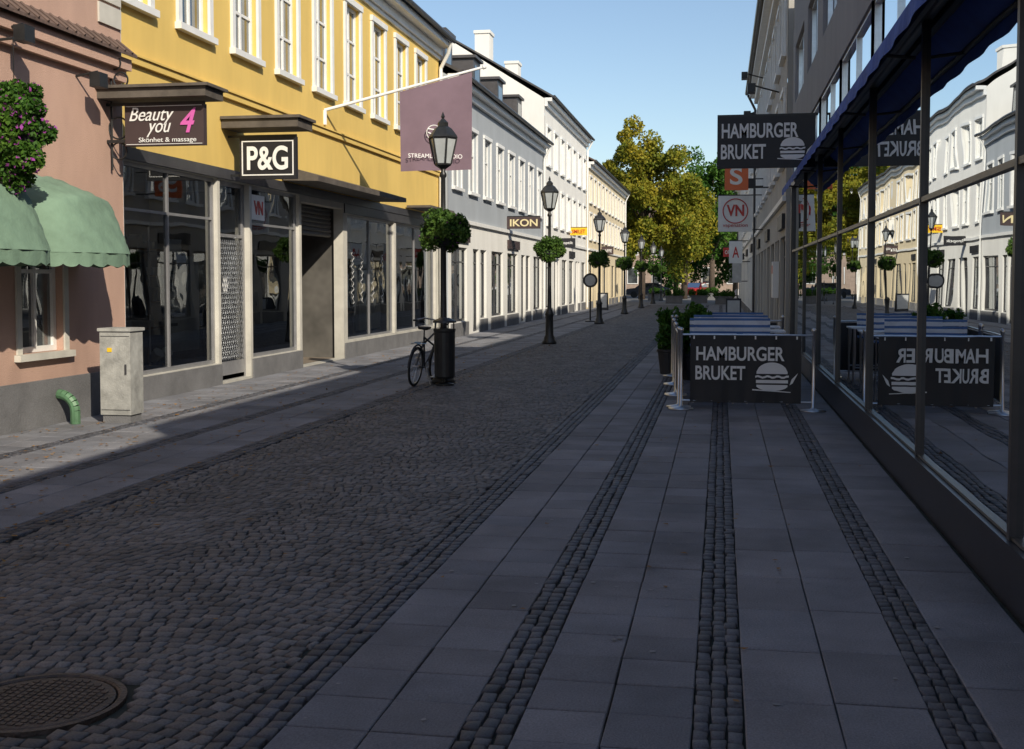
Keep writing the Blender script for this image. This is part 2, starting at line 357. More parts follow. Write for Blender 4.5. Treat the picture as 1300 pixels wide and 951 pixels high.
def shell(r,X,s,y0,y1,H,depth,wm,roofm,rise,over=.4,cornm=None):
    p=P('shell_walls',wm,r); Xb=X-s*depth; Xr=X-s*depth/2
    for y in (y0,y1): p.quad((X,y,0),(Xb,y,0),(Xb,y,H),(Xr,y,H+rise),(X,y,H))
    p.quad((Xb,y0,0),(Xb,y1,0),(Xb,y1,H),(Xb,y0,H)); p.done()
    q=P('roof',roofm,r); xe=X+s*over; ze=H+.12; xe2=Xb-s*over
    zr=H+rise+.14
    for (x_a,x_b) in ((xe,Xr),(xe2,Xr)):
        q.add([(x_a,y0,ze),(x_a,y1,ze),(x_b,y1,zr),(x_b,y0,zr),(x_a,y0,ze-.08),(x_a,y1,ze-.08),(x_b,y1,zr-.08),(x_b,y0,zr-.08)],
              [(0,1,2,3),(4,7,6,5),(0,4,5,1),(0,3,7,4),(1,5,6,2)])
    y=y0+.3
    while y<y1:
        q.add([(xe,y,ze+.03),(Xr,y,zr+.03),(Xr,y+.03,zr+.03),(xe,y+.03,ze+.03),(xe,y,ze-.0),(Xr,y,zr),(Xr,y+.03,zr),(xe,y+.03,ze)],[(0,1,2,3),(0,4,5,1),(3,2,6,7),(0,3,7,4)]); y+=.6
    q.done()
    c=P('cornice',cornm or M_wfr,r); c.box(X+s*.003,X+s*(over-.06),y0+.01,y1-.01,H-.12,H+.035); c.box(X+s*.003,X+s*.14,y0+.01,y1-.01,H-.34,H-.123); c.done()
    gt=P('gutter',M_dfr,r); gt.cyl((xe+s*.05,y0,ze-.04),(xe+s*.05,y1,ze-.04),.065,n=8); gt.done()
def interior(r,X,s,y0,y1,z1,depth,rev,z0=.0):
    p=P('interior',M_dark,r); Xa=X-s*(rev+.02); Xb=X-s*depth
    p.quad((Xb,y0,z0),(Xb,y1,z0),(Xb,y1,z1),(Xb,y0,z1)); p.quad((Xa,y0,z0),(Xb,y0,z0),(Xb,y0,z1),(Xa,y0,z1)); p.quad((Xa,y1,z0),(Xb,y1,z0),(Xb,y1,z1),(Xa,y1,z1)); p.quad((Xa,y0,z1),(Xb,y0,z1),(Xb,y1,z1),(Xa,y1,z1)); p.done()
    p=P('interior_floor',M_intf,r); p.quad((Xa,y0,z0+.02),(Xb,y0,z0+.02),(Xb,y1,z0+.02),(Xa,y1,z0+.02)); p.done()

# ---- yellow building
X=-8.2; r=root('yellow_townhouse',(X,24.5,0)); s=1
shops=[(15.2,18.45,.36,3.42),(18.55,19.8,.04,3.42),(19.9,22.3,.36,3.42),(22.42,25.05,.02,3.3),(25.33,29.2,.40,3.2),(29.35,33.6,.40,3.2)]
low=P('ground_floor_wall',M_cream,r); wall(low,X,s,15.1,34,0,3.56,shops,.22); low.done()
pl=P('plinth',M_plinth,r)
for a,b in ((15.12,18.5),(19.85,22.36),(25.1,33.95)): pl.box(X+.003,X+.035,a,b,0,.345)
pl.done()
wins=[(15.6+2.03*i-.5,15.6+2.03*i+.5,5.66,7.85) for i in range(9)]
wins[0]=(15.2,16.1,5.66,7.85)
up=P('upper_wall',M_yel,r); wall(up,X+.01,s,15.1,34,3.56,8.6,wins,.16); up.done()
fr=P('window_frames',M_wfr,r); gl=P('window_panes',M_wing,r); ar=P('window_surrounds',M_wfr,r)
for w in wins:
    unit(fr,gl,X+.01,s,w,.12,.07,2,(6.35,7.1)); archi(ar,X+.01,s,w,.13,.05)
ar.box(X+.012,X+.07,15.1,34,8.15,8.25)
fr.done();gl.done();ar.done()
st=P('string_course',M_yel,r); st.box(X+.012,X+.07,15.1,34,4.78,4.88); st.box(X+.012,X+.1,15.1,34,4.883,4.91); st.done()
fr=P('shop_frames',M_alu,r); gl=P('shop_windows',M_glass,r)
unit(fr,gl,X,s,shops[0],.12,.06,2,(2.75,)); unit(fr,gl,X,s,shops[2],.12,.06,1,(2.75,)); unit(fr,gl,X,s,shops[4],.12,.05,2,()); unit(fr,gl,X,s,shops[5],.12,.05,2,()); unit(fr,gl,X,s,shops[1],.15,.08,1,(2.5,))
fr.box(X-.145,X-.10,18.63,19.72,.05,.35)
fr.done();gl.done()
fr=P('fascia_strip',M_dfr,r); fr.box(X+.004,X+.05,15.12,33.9,3.43,3.6); fr.box(X+.004,X+.03,25.1,33.9,3.22,3.427); fr.done()
lt=P('door_lattice',M_steel,r)
y0,y1,z0,z1=18.66,19.69,.36,2.44
k=-2.2
while k<2.6:
    for sg in (1,-1):
        pts=[]
        for i in range(25):
            t=i/24; y=y0+(y1-y0)*t; z=z0+k+(2*(y-y0) if sg>0 else 2*(y1-y))
            if z0<=z<=z1: pts.append((X-.085-(.004 if sg>0 else 0),y,z))
        if len(pts)>1: lt.cyl(pts[0],pts[-1],.006,n=4)
    k+=.17
lt.done()
interior(r,X,s,15.15,22.35,3.5,3.2,.22); interior(r,X,s,22.38,25.15,3.4,1.7,.22); interior(r,X,s,25.2,33.8,3.4,2.6,.22)
dr=P('recessed_doors',M_dfr,r); dr.box(X-1.69,X-1.62,22.9,23.75,.03,2.3); dr.box(X-1.69,X-1.62,23.8,24.7,.03,2.3); dr.done()
sh=P('rolling_shutter',mat('shutter',(.10,.095,.09),.6,.1,5),r)
for i in range(7): sh.cyl((X-.3,22.48,3.26-i*.09),(X-.3,24.97,3.26-i*.09),.05,n=6)
sh.done()
dsp=P('shop_display',M_poster,r)
dsp.box(X-.5,X-.48,17.55,18.1,.8,2.4); dsp.box(X-1.2,X-1.0,15.9,17.3,.4,.75); dsp.box(X-1.9,X-1.85,20.3,21.7,.4,2.2)
dsp.box(X-.9,X-.85,26.2,27.3,.5,1.9); dsp.box(X-1.3,X-1.2,30,32,.4,2.0); dsp.done()
ps=P('poster_print',M_dfr,r)
for i in range(9): ps.box(X-.478,X-.474,17.66,17.66+random.uniform(.12,.34),1.0+i*.14,1.05+i*.14)
ps.done()
ps=P('sticker_and_painted_reflection',M_lett,r); ps.box(X-.105,X-.100,20.15,20.75,2.83,3.28); ps.box(X-.105,X-.100,18.85,19.05,1.55,1.8); ps.done()  # larger panel: painted reflection of a sign; smaller one: door sticker
text('VN',20.45,3.05,.42,.25,X-.094,M_vred,r,'+X',off=.03)  # red letters of the sign reflection painted on this pane
dsp=P('wood_shelves',M_warm,r)
for z in (.8,1.3,1.8,2.3): dsp.box(X-2.9,X-2.5,15.6,18.2,z,z+.04); dsp.box(X-2.9,X-2.5,20.0,21.9,z,z+.04); dsp.box(X-2.4,X-2.1,26,33,z,z+.04)
dsp.done()
gd=P('shop_goods',M_lett,r)
for i in range(60):
    y=random.choice([random.uniform(15.7,18.1),random.uniform(20.1,21.8),random.uniform(26.1,32.8)]); z=random.choice((.84,1.34,1.84,2.34)); h=random.uniform(.1,.3)
    dx=2.55 if y<25 else 2.15
    gd.box(X-dx-.2,X-dx,y-.06,y+.06,z+.003,z+h)
gd.done()
dsp=P('spot_lamps',M_wfr,r)
for y in (15.9,16.3,17.2,17.5): dsp.cyl((X-.55,y,.5),(X-.42,y-.05,.62),.07,.09,10)
dsp.done()
rk=P('display_rack',M_steel,r)
for y in (16.0,16.9,17.8,20.5,21.4): rk.cyl((X-.9,y,.36),(X-.9,y,2.6),.018,n=6)
rk.cyl((X-.9,16.0,2.2),(X-.9,17.8,2.2),.015,n=6); rk.done()
for nm,mm,rng_ in (('hanging_garments',M_brown,(16.1,16.35,16.6,17.0,17.25)),('light_garments',M_poster,(20.7,21.0,21.25))):
    q=P(nm,mm,r)
    for y in rng_:
        q.add([(X-1.1,y-.03,2.15),(X-.7,y-.03,2.15),(X-.62,y-.06,1.2),(X-1.18,y-.06,1.2),(X-1.1,y+.03,2.15),(X-.7,y+.03,2.15),(X-.62,y+.06,1.2),(X-1.18,y+.06,1.2)],[(0,1,2,3),(4,7,6,5),(0,4,5,1),(1,5,6,2),(2,6,7,3),(3,7,4,0)])
    q.done()
sc=P('window_script',M_lett,r)
for k,y in enumerate((26.0,26.7,27.6,28.4)):
    sc.tube([(X-.09,y+.07*math.sin(i*1.3+k*2)+.05*math.sin(i*.6+k),1.2+i*.03) for i in range(40)],.005,4)
sc.done()
cp=P('entrance_canopy',M_canopy,r); cp.add([(X+.055,21.3,3.62),(X+.055,27.6,3.62),(X+.75,27.6,3.60),(X+.75,21.3,3.60),(X+.055,21.3,3.9),(X+.055,27.6,3.9),(X+.75,27.6,3.70),(X+.75,21.3,3.70)],[(0,1,2,3),(4,7,6,5),(0,4,5,1),(1,5,6,2),(2,6,7,3),(3,7,4,0)])
cp.box(X+.055,X+.7,30.2,33.0,3.64,3.7)
cp.done()
shell(r,X,s,15.1,34,8.6,9.5,M_yel,M_roof,3.2,.45)
dp=P('downpipe',M_wfr,r); dp.tube([(X+.12,15.0,0.1),(X+.12,15.0,8.3),(X+.4,15.0,8.55)],.055); dp.tube([(X+.45,33.7,8.6),(X+.35,33.8,8.3),(X+.1,33.9,7.9),(X+.1,33.9,.1)],.055); dp.done()

# ---- pink building
X=-8.0; r=root('pink_townhouse',(X,5,0))
ow=[(12.5,13.4,.88,2.35),(10.75,11.65,.88,2.35),(7.6,8.5,.88,2.35),(5.2,6.1,.88,2.35),(2.2,3.2,.88,2.35)]
uw=[(13.0-2.2*i-.55,13.0-2.2*i+.55,5.7,7.6) for i in range(8)]
w=P('walls',M_pink,r); wall(w,X,s,-12,14.93,0,8.2,ow+uw,.2); w.done()
fr=P('window_frames',M_wfr,r); gl=P('window_panes',M_wing,r); ar=P('window_surrounds',M_cream,r)
for o in ow: unit(fr,gl,X,s,o,.14,.07,2,(1.85,)); archi(ar,X,s,o,.1,.025,True)
for o in uw: unit(fr,gl,X,s,o,.14,.07,2,(6.5,)); archi(ar,X,s,o,.13,.04)
for i in range(10): ar.box(X+.003,X+.03,14.35,14.92,5.1+i*.3,5.36+i*.3)
ar.done();fr.done();gl.done()
lg=P('ledge',M_pink,r); lg.box(X+.003,X+.16,-12,14.94,4.55,4.7); lg.box(X+.003,X+.08,-12,14.94,4.40,4.547); lg.done()
lg=P('ledge_tiles',M_tile,r); lg.add([(X+.003,-12,4.95),(X+.003,14.95,4.95),(X+.24,14.95,4.76),(X+.24,-12,4.76),(X+.003,-12,4.88),(X+.003,14.95,4.88),(X+.24,14.95,4.72),(X+.24,-12,4.72)],[(0,1,2,3),(4,7,6,5),(3,2,6,7),(0,3,7,4),(1,5,6,2)])
y=-12
while y<14.9:
    lg.cyl((X+.02,y,4.945),(X+.25,y,4.762),.02,n=6); y+=.2
lg.done()
pl=P('plinth',M_plinth,r); pl.box(X+.003,X+.06,-12,14.94,0,.55); pl.done()
shell(r,X,s,-12,14.95,8.2,9.3,M_pink,M_tile,3.2,.4)
dp=P('drain_pipe',M_pipe,r); 
pts=[(X+.07,13.15,.36)]+[(X+.07+.22*math.sin(t),13.15,.16+.2*math.cos(t)) for t in [i*math.pi/2/6 for i in range(7)]]+[(X+.29,13.15,.0)]
dp.tube(pts,.06,10); dp.done()
fl=P('floodlights',M_blk,r)
for y,z in ((13.8,4.2),(12.2,4.45)):
    fl.cyl((X,y,z+.1),(X+.3,y,z+.15),.015,n=6); fl.box(X+.24,X+.38,y-.1,y+.1,z-.05,z+.13)
fl.done()
for yc in (12.95,11.2,8.05,5.65):
    aw=root('green_dome_awning',(X,yc,2.0)); p=P('fabric',M_green,aw,True); nu,nv=40,24; W=.86;Hh=.93
    vs=[];fs=[]
    def rib(u): return math.copysign(abs(math.cos(u))**.75,math.cos(u)), max(0,math.sin(u))**.6
    for j in range(nv+1):
        th=math.pi/2*j/nv; sc_=1-.07*abs(math.sin(th*4))**.8
        for i in range(nu+1):
            u=math.pi*i/nu; cu_,su=rib(u); wr=1+.012*math.sin(u*19+j*.9)+.008*math.sin(u*31-j)
            vs.append((X+.02+Hh*su*math.sin(th)*sc_*wr,yc+W*cu_*(.97+.03*sc_),2.06+Hh*su*math.cos(th)*sc_*wr))
    for j in range(nv):
        for i in range(nu): a=j*(nu+1)+i; fs.append((a,a+1,a+nu+2,a+nu+1))
    o=len(vs)
    for i in range(nu*2+1):
        u=math.pi*i/(nu*2); cu_,su=rib(u)
        x_=X+.02+Hh*su*.99;y_=yc+W*cu_*.998
        vs.append((x_,y_,2.06)); vs.append((x_+.01*math.sin(i),y_,1.93-.035*abs(math.sin(i*math.pi/7))))
    for i in range(nu*2): a=o+2*i; fs.append((a,a+1,a+3,a+2))
    p.add(vs,fs); p.done()
    p=P('ribs',M_steel,aw); pt=[]
    for i in range(15):
        u=math.pi*i/14; cu_,su=rib(u)
        pt.append((X+.02+Hh*su*.97,yc+W*cu_*.98,2.05))
    p.tube(pt,.01,5)
    p.done()

# ---- generic far buildings
def townhouse(name,X,s,y0,y1,H,wm,floors,gz=(.45,2.75),sp=2.6,lowm=None,ww=.55,rise=3.,roofm=M_roof,shopf=M_dfr,depth=9.5,over=.4,mar=.45,fasc=None):
    r=root(name,(X,(y0+y1)/2,0)); L=y1-y0; n=max(1,round(L/sp)); d=L/n
    sh=[]
    m=max(1,round(L/3.0)); e=L/m
    for i in range(m):
        a=y0+e*i+mar;b=y0+e*(i+1)-mar
        if i%3==1: sh.append((a,a+.95,.04,gz[1])); sh.append((a+1.2,b,gz[0],gz[1]))
        else: sh.append((a,b,gz[0],gz[1]))
    ws=[(y0+d*(i+.5)-ww,y0+d*(i+.5)+ww,z0,z1) for i in range(n) for z0,z1 in floors]
    zb=3.5
    w=P('ground_floor_wall',lowm or wm,r); wall(w,X,s,y0,y1,0,zb,sh,.2); w.done()
    w=P('walls',wm,r); wall(w,X+s*.008,s,y0,y1,zb,H,ws,.16); w.done()
    fr=P('shop_frames',shopf,r); gl=P('panes',M_wing,r); f2=P('window_frames',M_wfr,r); ar=P('surrounds',M_wfr,r)
    for o in sh: unit(fr,gl,X,s,o,.14,.07,2 if o[1]-o[0]>1.5 else 1,(2.3,))
    for o in ws: unit(f2,gl,X+s*.008,s,o,.12,.07,2,(o[2]+(o[3]-o[2])*.62,)); archi(ar,X+s*.008,s,o,.12,.05)
    ar.box(X+s*.01,X+s*.09,y0,y1,zb,zb+.12)
    fr.done();gl.done();f2.done();ar.done()
    bk=P('plinth',M_plinth,r)
    for o in sh:
        if o[2]>.2: bk.box(X+s*.003,X+s*.04,o[0]-.1,o[1]+.1,0,gz[0]-.03)
    bk.done()
    sg=P('shop_fascia',fasc or M_signb,r)
    for i in range(0,m,3): sg.box(X+s*.003,X+s*.08,y0+e*i+.4,y0+e*(i+1)-.3,2.92,3.25)
    sg.done()
    shell(r,X,s,y0,y1,H,depth,wm,roofm,rise,over)
    dp=P('downpipe',M_wfr if s>0 else M_dfr,r); dp.tube([(X+s*.4,y1-.2,H),(X+s*.1,y1-.2,H-.6),(X+s*.1,y1-.2,.1)],.05); dp.done()
    return r
gb=townhouse('grey_townhouse',-7.95,1,34.1,53,7.75,M_greyb,[(4.55,6.5)],sp=2.4,lowm=M_white,rise=2.6,fasc=M_brown)
d=P('dormers',M_roof,gb)
for y in (37,41.5,46,50.5): d.box(-9.9,-8.6,y-.6,y+.6,8.1,9.5); d.box(-9.95,-8.5,y-.7,y+.7,9.503,9.6)
d.done()
d=P('dormer_windows',M_wing,gb)
for y in (37,41.5,46,50.5): d.quad((-8.59,y-.4,8.5),(-8.59,y+.4,8.5),(-8.59,y+.4,9.3),(-8.59,y-.4,9.3))
d.done()
wb=townhouse('white_townhouse',-7.9,1,53.1,70,9.9,M_white,[(4.3,6.0),(7.0,8.7)],sp=2.5,rise=3.0)
d=P('chimneys',M_white,wb)
for y in (56,64): d.box(-11.6,-10.9,y-.5,y+.5,11,13.4); d.box(-11.65,-10.85,y-.55,y+.55,13.403,13.55)
d.done()
townhouse('ochre_townhouse',-7.8,1,70.1,97,8.7,M_creamb,[(4.2,5.7),(6.4,7.9)],sp=2.5,rise=2.6,roofm=M_tile)
townhouse('beige_townhouse',1.42,-1,27.1,50,9.3,M_beige,[(4.4,6.0),(6.9,8.4)],sp=2.5,rise=2.0,over=.4,mar=.3)
townhouse('pale_townhouse',1.30,-1,50.1,90,8.4,M_white,[(4.3,5.7),(6.3,7.6)],sp=2.7,rise=2.0)

# ---- right modern building
X=1.52; s=-1; r=root('modern_shop_building',(X,12,0))
mull=[6.6-3.2*i for i in range(7,0,-1)]+[6.6,9.65,12.94,16.3,19.6,22.9,26.6]
band=[(a,b,4.0,4.65) for a,b in zip(mull[:-1],mull[1:])]
upw=[(a+.5,b-.5,5.5,6.7) for a,b in zip(mull[:-1],mull[1:])]
w=P('plinth',M_rpl,r); w.box(X,X+.3,-20,27,0,.335); w.box(X-.03,X+.3,-20,27,.338,.365); w.done()
fr=P('mullions',M_dfr,r); gl=P('shop_windows',M_rg,r); st=P('transom_rails',mat('bronze_rail',(.12,.11,.095),.4,.1,4,metal=.5),r)
for i,(a,b) in enumerate(zip(mull[:-1],mull[1:])):
    fr.box(X-.004,X+.1,a-.026,a+.026,.367,3.75)
    st.box(X+.002,X+.06,a+.026,b-.026,2.35,2.39)
    st.box(X+.008,X+.05,a+.026,b-.026,.37,.388)
    k=.0012*(-1)**i
    gl.quad((X+.03,a,.37),(X+.03+k*2,b,.37),(X+.03+k*2,b,3.75),(X+.03,a,3.75))
fr.box(X-.02,X+.1,26.6,27,.367,3.75)
fr.box(X-.025,X+.3,-20,27,3.753,3.97); fr.done(); gl.done(); st.done()
w=P('upper_wall',M_rgrey,r); wall(w,X,s,-20,27,3.97,7.2,band+upw,.15)
w.quad((X,27,0),(X+9,27,0),(X+9,27,7.2),(X,27,7.2)); w.quad((X,-20,0),(X+9,-20,0),(X+9,-20,7.2),(X,-20,7.2)); w.quad((X,-20,7.2),(X,27,7.2),(X+9,27,7.2),(X+9,-20,7.2))
w.box(X+.01,X+8.9,-4,2.5,7.203,7.9); w.box(X+.01,X+8.9,2.503,11,7.203,8.5); w.box(X+.01,X+8.9,11.003,19,7.203,8.9); w.box(X+.01,X+8.9,19.003,26.9,7.203,7.9); w.done()  # unseen roof blocks added, heights shaped to set the shadow edge opposite
fr=P('upper_frames',M_steel,r); gl=P('upper_panes',glass('sky_band_glass',1.9,.3,back=(.02,.03,.04)),r)
for o in band: unit(fr,gl,X,s,o,.08,.04,2,())
for o in upw: unit(fr,gl,X,s,o,.12,.06,2,())
fr.done(); gl.done()
aw=root('blue_awning',(1.3,12,3.3))
p=P('fabric',M_blue,aw)
a0,a1=-10,24.5
p.add([(1.49,a0,3.82),(1.49,a1,3.82),(1.20,a1,3.56),(1.20,a0,3.56)],[(0,1,2,3)])
y=a0
while y<a1-.01:
    y2=min(y+.15,a1)
    k=.012*math.sin((y-a0)*8); k2=.012*math.sin((y2-a0)*8)
    p.quad((1.195,y,3.56),(1.195,y2,3.56),(1.195+k2,y2,3.43),(1.195+k,y,3.43)); y=y2
p.done()
p=P('frame',M_blk,aw)
p.cyl((1.225,a0,3.54),(1.225,a1,3.54),.022,n=8); p.cyl((1.46,a0,3.74),(1.46,a1,3.74),.045,n=8)
for y in mull:
    if a0<y<a1: p.cyl((1.50,y+.2,3.5),(1.22,y+.2,3.53),.014,n=6)
p.done()

# ---------------------------------------------------------------- signs
def blade(name,x0,x1,z0,z1,y,m,wallx,t=.05):
    r=root(name,((x0+x1)/2,y,(z0+z1)/2)); p=P('board',m,r); p.box(x0,x1,y-t,y+t,z0,z1); p.done()
    p=P('bracket',M_blk,r)
    e=x1 if abs(x1-wallx)<abs(x0-wallx) else x0
    far=x0 if e==x1 else x1
    p.box(min(wallx,far),max(wallx,far),y-.015,y+.015,z1+.002,z1+.04)
    if abs(e-wallx)>.04: p.box(min(wallx,e),max(wallx,e),y-.015,y+.015,z0+.05,z0+.09)
    p.done(); return r
r=blade('restaurant_blade_sign',-.08,1.48,3.57,4.40,19.8,M_signb,1.52)
for f,yy_ in (('-Y',19.735),('+Y',19.865)):
    sgn=1 if f=='-Y' else -1; cx=.70
    text('HAMBURGER',cx-sgn*.10,4.17,1.22,.24,yy_,M_lett,r,f,off=.022); text('BRUKET',cx-sgn*.36,3.83,.72,.24,yy_,M_lett,r,f,off=.022)
p=P('burger_logo',M_lett,r); burger(p,1.12,3.86,.50,19.742); p.done()
r=blade('salon_blade_sign',-7.72,-6.62,3.50,4.03,14.55,M_brown,-8.0)
text('Beauty',-7.34,3.88,.62,.23,14.49,M_lett,r,shear=.35,off=0); text('you',-7.24,3.70,.34,.18,14.49,M_lett,r,shear=.35,off=0); text('4',-6.83,3.82,.22,.32,14.49,M_pinkl,r,shear=.35,off=.015); text('Skönhet & massage',-7.12,3.565,.80,.08,14.49,M_lett,r,off=0)
p=P('border',M_lett,r)
for a in ((-7.70,-6.64,3.515,3.522),(-7.70,-6.64,4.008,4.015)): p.box(a[0],a[1],14.492,14.497,a[2],a[3])
p.done()
p=P('canopy',M_canopy,r); p.box(-8.0,-6.5,14.3,14.85,4.10,4.22); p.box(-8.0,-6.45,14.25,14.9,4.223,4.26); p.done()
p=P('scroll_bracket',M_blk,r)
for c,R in (((-7.86,14.6,3.75),.14),((-7.86,14.6,3.45),.11),((-7.82,14.6,4.38),.1),((-7.9,14.6,4.6),.08)): p.torus(c,R,.012,(0,1,0),20,5)
p.cyl((-7.96,14.6,3.2),(-7.96,14.6,4.7),.014,n=6); p.done()
r=blade('boutique_blade_sign',-7.97,-6.98,3.43,4.13,18.9,M_signb,-8.2)
for f,yy_ in (('-Y',18.835),('+Y',18.965)): text('P&G',-7.475,3.78,.72,.40,yy_,M_lett,r,f,off=.022)
p=P('border',M_lett,r)
for a in ((-7.93,-7.02,3.49,3.51),(-7.93,-7.02,4.05,4.07)): p.box(a[0],a[1],18.84,18.847,a[2],a[3])
for a in ((-7.93,-7.91),(-7.04,-7.02)): p.box(a[0],a[1],18.84,18.847,3.512,4.048)
p.done()
p=P('canopy',M_canopy,r); p.box(-8.18,-6.85,18.6,19.3,4.26,4.40); p.box(-8.18,-6.8,18.55,19.35,4.403,4.45); p.done()
r=blade('cafe_board_sign',-7.95,-6.68,3.66,4.10,43.9,M_brown,-7.95); text('IKON',-7.3,3.88,1.05,.27,43.84,mat('gold_letters',(.7,.6,.35),.5,.05,3),r,off=.02)
r=blade('orange_blade_sign',.08,.74,4.30,5.1,34.5,M_orange,1.42); text('S',.4,4.7,.35,.5,34.44,M_lett,r,off=.02)
r=blade('vape_shop_blade_sign',-.12,1.06,3.42,4.66,42,M_lett,1.42)
text('VN',.47,4.15,.6,.4,41.94,M_vred,r,off=.03); text('vapenation',.47,3.62,.85,.16,41.94,M_vred,r,off=0)
p=P('logo_ring',M_vred,r); p.torus((.47,41.94,4.13),.42,.02,(0,1,0),28,5); p.done()
r=blade('black_blade_sign',.2,1.1,4.85,5.15,41.2,M_signb,1.42)
r=blade('yellow_blade_sign',-7.9,-7.0,4.1,4.5,62.5,M_yels,-7.95); text('SMILET',-7.45,4.3,.7,.2,62.44,M_vred,r)
r=blade('optician_blade_sign',-7.9,-6.9,3.3,3.7,56.5,M_signb,-7.95); text('Synoptik',-7.4,3.5,.8,.17,56.44,M_lett,r)
r=blade('white_blade_sign',.35,.95,2.5,3.5,55,M_lett,1.3); text('A',.65,3.0,.3,.5,54.94,M_vred,r)
r=blade('red_blade_sign',.1,.8,3.0,3.5,66,M_vred,1.3); text('OPEN',.45,3.25,.5,.2,65.94,M_lett,r)
r=blade('tall_banner_sign',.55,1.0,1.6,3.6,60,M_poster,1.3); text('REA',.77,2.9,.35,.3,59.94,M_vred,r)
r=blade('shoe_shop_sign',-7.8,-7.0,3.4,3.9,78,M_brown,-7.8); text('KAFFE',-7.4,3.65,.6,.2,77.94,M_lett,r)
r=root('hanging_banner',(-6,24.6,5)); p=P('pole',M_wfr,r)
A_=Vector((-8.18,23.8,5.28)); B_=Vector((-5.05,25.0,6.28)); p.cyl(A_,B_,.035,.028,8); p.cyl(B_,B_+(B_-A_)*.02,.05,.04,8); p.cyl(A_,A_-Vector((0,0,.3)),.05,.05,8); p.done()
p=P('cloth',M_flag,r,True); nx,nz=22,14; vs=[];fs=[]
for i in range(nx+1):
    u=i/nx; top=A_.lerp(B_,.47+.46*u); 
    for j in range(nz+1):
        v=j/nz; zb=4.08+.06*u; z=top.z-.04+(zb-top.z)*v
        vs.append((top.x,top.y+.05*math.sin(u*9+v*2)*v,z))
for i in range(nx):
    for j in range(nz): a=i*(nz+1)+j; fs.append((a,a+1,a+nz+2,a+nz+1))
p.add(vs,fs); p.done()
t=text('STREAMLINESTUDIO',-6.0,4.38,1.15,.09,24.45,M_lett,r,off=0); t.rotation_euler=(math.pi/2,0,math.radians(21)); t.location=Vector((-5.98,24.52,4.36))-Vector(r.location)
p=P('emblem',M_lett,r)
p.torus((-6.0,24.50,4.85),.16,.010,(.38,-1,0),20,4); p.cyl((-6.12,24.44,4.93),(-5.88,24.53,4.90),.015,n=5); p.cyl((-6.12,24.44,4.85),(-5.9,24.53,4.77),.015,n=5); p.done()

# ---------------------------------------------------------------- street lamps with flower baskets
def lamp_meshes():
    out=[]
    p=P('post',M_blk,None,True)
    p.lathe(0,0,[(.20,0),(.20,.06),(.16,.10),(.15,.18),(.115,.24),(.105,.75),(.13,.80),(.10,.86),(.06,.95),(.052,1.6),(.05,2.4),(.07,2.43),(.07,2.47),(.045,2.5),(.038,3.45),(.06,3.48),(.06,3.52),(.035,3.56),(.05,3.62)],16)
    out.append(p)
    q=P('lantern_frame',M_blk,None)
    q.lathe(0,0,[(.05,3.60),(.14,3.66),(.145,3.69)],6)
    q.lathe(0,0,[(.235,4.10),(.25,4.12),(.24,4.15),(.15,4.27),(.09,4.31),(.09,4.37),(.05,4.41),(.02,4.44),(.035,4.47),(.004,4.55)],6)
    for i in range(6):
        t=2*math.pi*i/6; q.cyl((.14*math.cos(t),.14*math.sin(t),3.68),(.235*math.cos(t),.235*math.sin(t),4.11),.016,n=5)
    out.append(q)
    w=P('lantern_panes',M_lampg,None); w.lathe(0,0,[(.125,3.69),(.22,4.10)],6); out.append(w)
    b=P('basket_arms',M_blk,None)
    b.torus((0,0,2.45),.33,.015,(0,0,1),24,5)
    for i in range(4):
        t=math.pi/4+math.pi/2*i; b.cyl((.04*math.cos(t),.04*math.sin(t),2.45),(.33*math.cos(t),.33*math.sin(t),2.45),.012,n=5)
    b.lathe(0,0,[(.12,2.32),(.25,2.38),(.30,2.55)],14)
    out.append(b)
    return out
parts=[p.done() for p in lamp_meshes()]
cs,rd=ball_clumps(0,0,2.56,.36,.27,46,.10,.17,5)
fol=leaves('flower_basket_foliage',M_leafb,cs,rd,13000,.06)
flw=leaves('flowers',M_flow,cs,[q*1.05 for q in rd],150,.045)
tmpl=parts+[fol,flw]
lps=[(-4.6,19.4),(-4.6,31.9),(-4.75,46.8),(-4.85,60.5),(-4.9,74),(-4.9,87),(-4.9,99)]
for k,(x,y) in enumerate(lps):
    e=root('street_lamp',(x,y,0)); e.rotation_euler=(0,0,k*1.1)
    for o in tmpl:
        oo=o if k==0 else bpy.data.objects.new(o.name.split('.')[0],o.data)
        if k>0: scene.collection.objects.link(oo)
        oo.parent=e; oo.location=(0,0,0)
        
e=root('hanging_flower_basket',(-7.25,11.3,3.3)); cs,rd=ball_clumps(0,0,0,.36,.52,46,.10,.18,9)
leaves('foliage',M_leafg,cs,rd,13000,.055,e); leaves('flowers',M_flow,cs,[q*1.06 for q in rd],1500,.05,e)
p=P('basket_bracket',M_blk,e); p.cyl((-8.0,11.3,4.2),(-7.25,11.3,4.25),.015,n=6); p.cyl((-7.25,11.3,4.25),(-7.25,11.3,3.3),.006,n=5); p.lathe(-7.25,11.3,[(.1,3.0),(.2,3.1),(.22,3.3)],14); p.done()

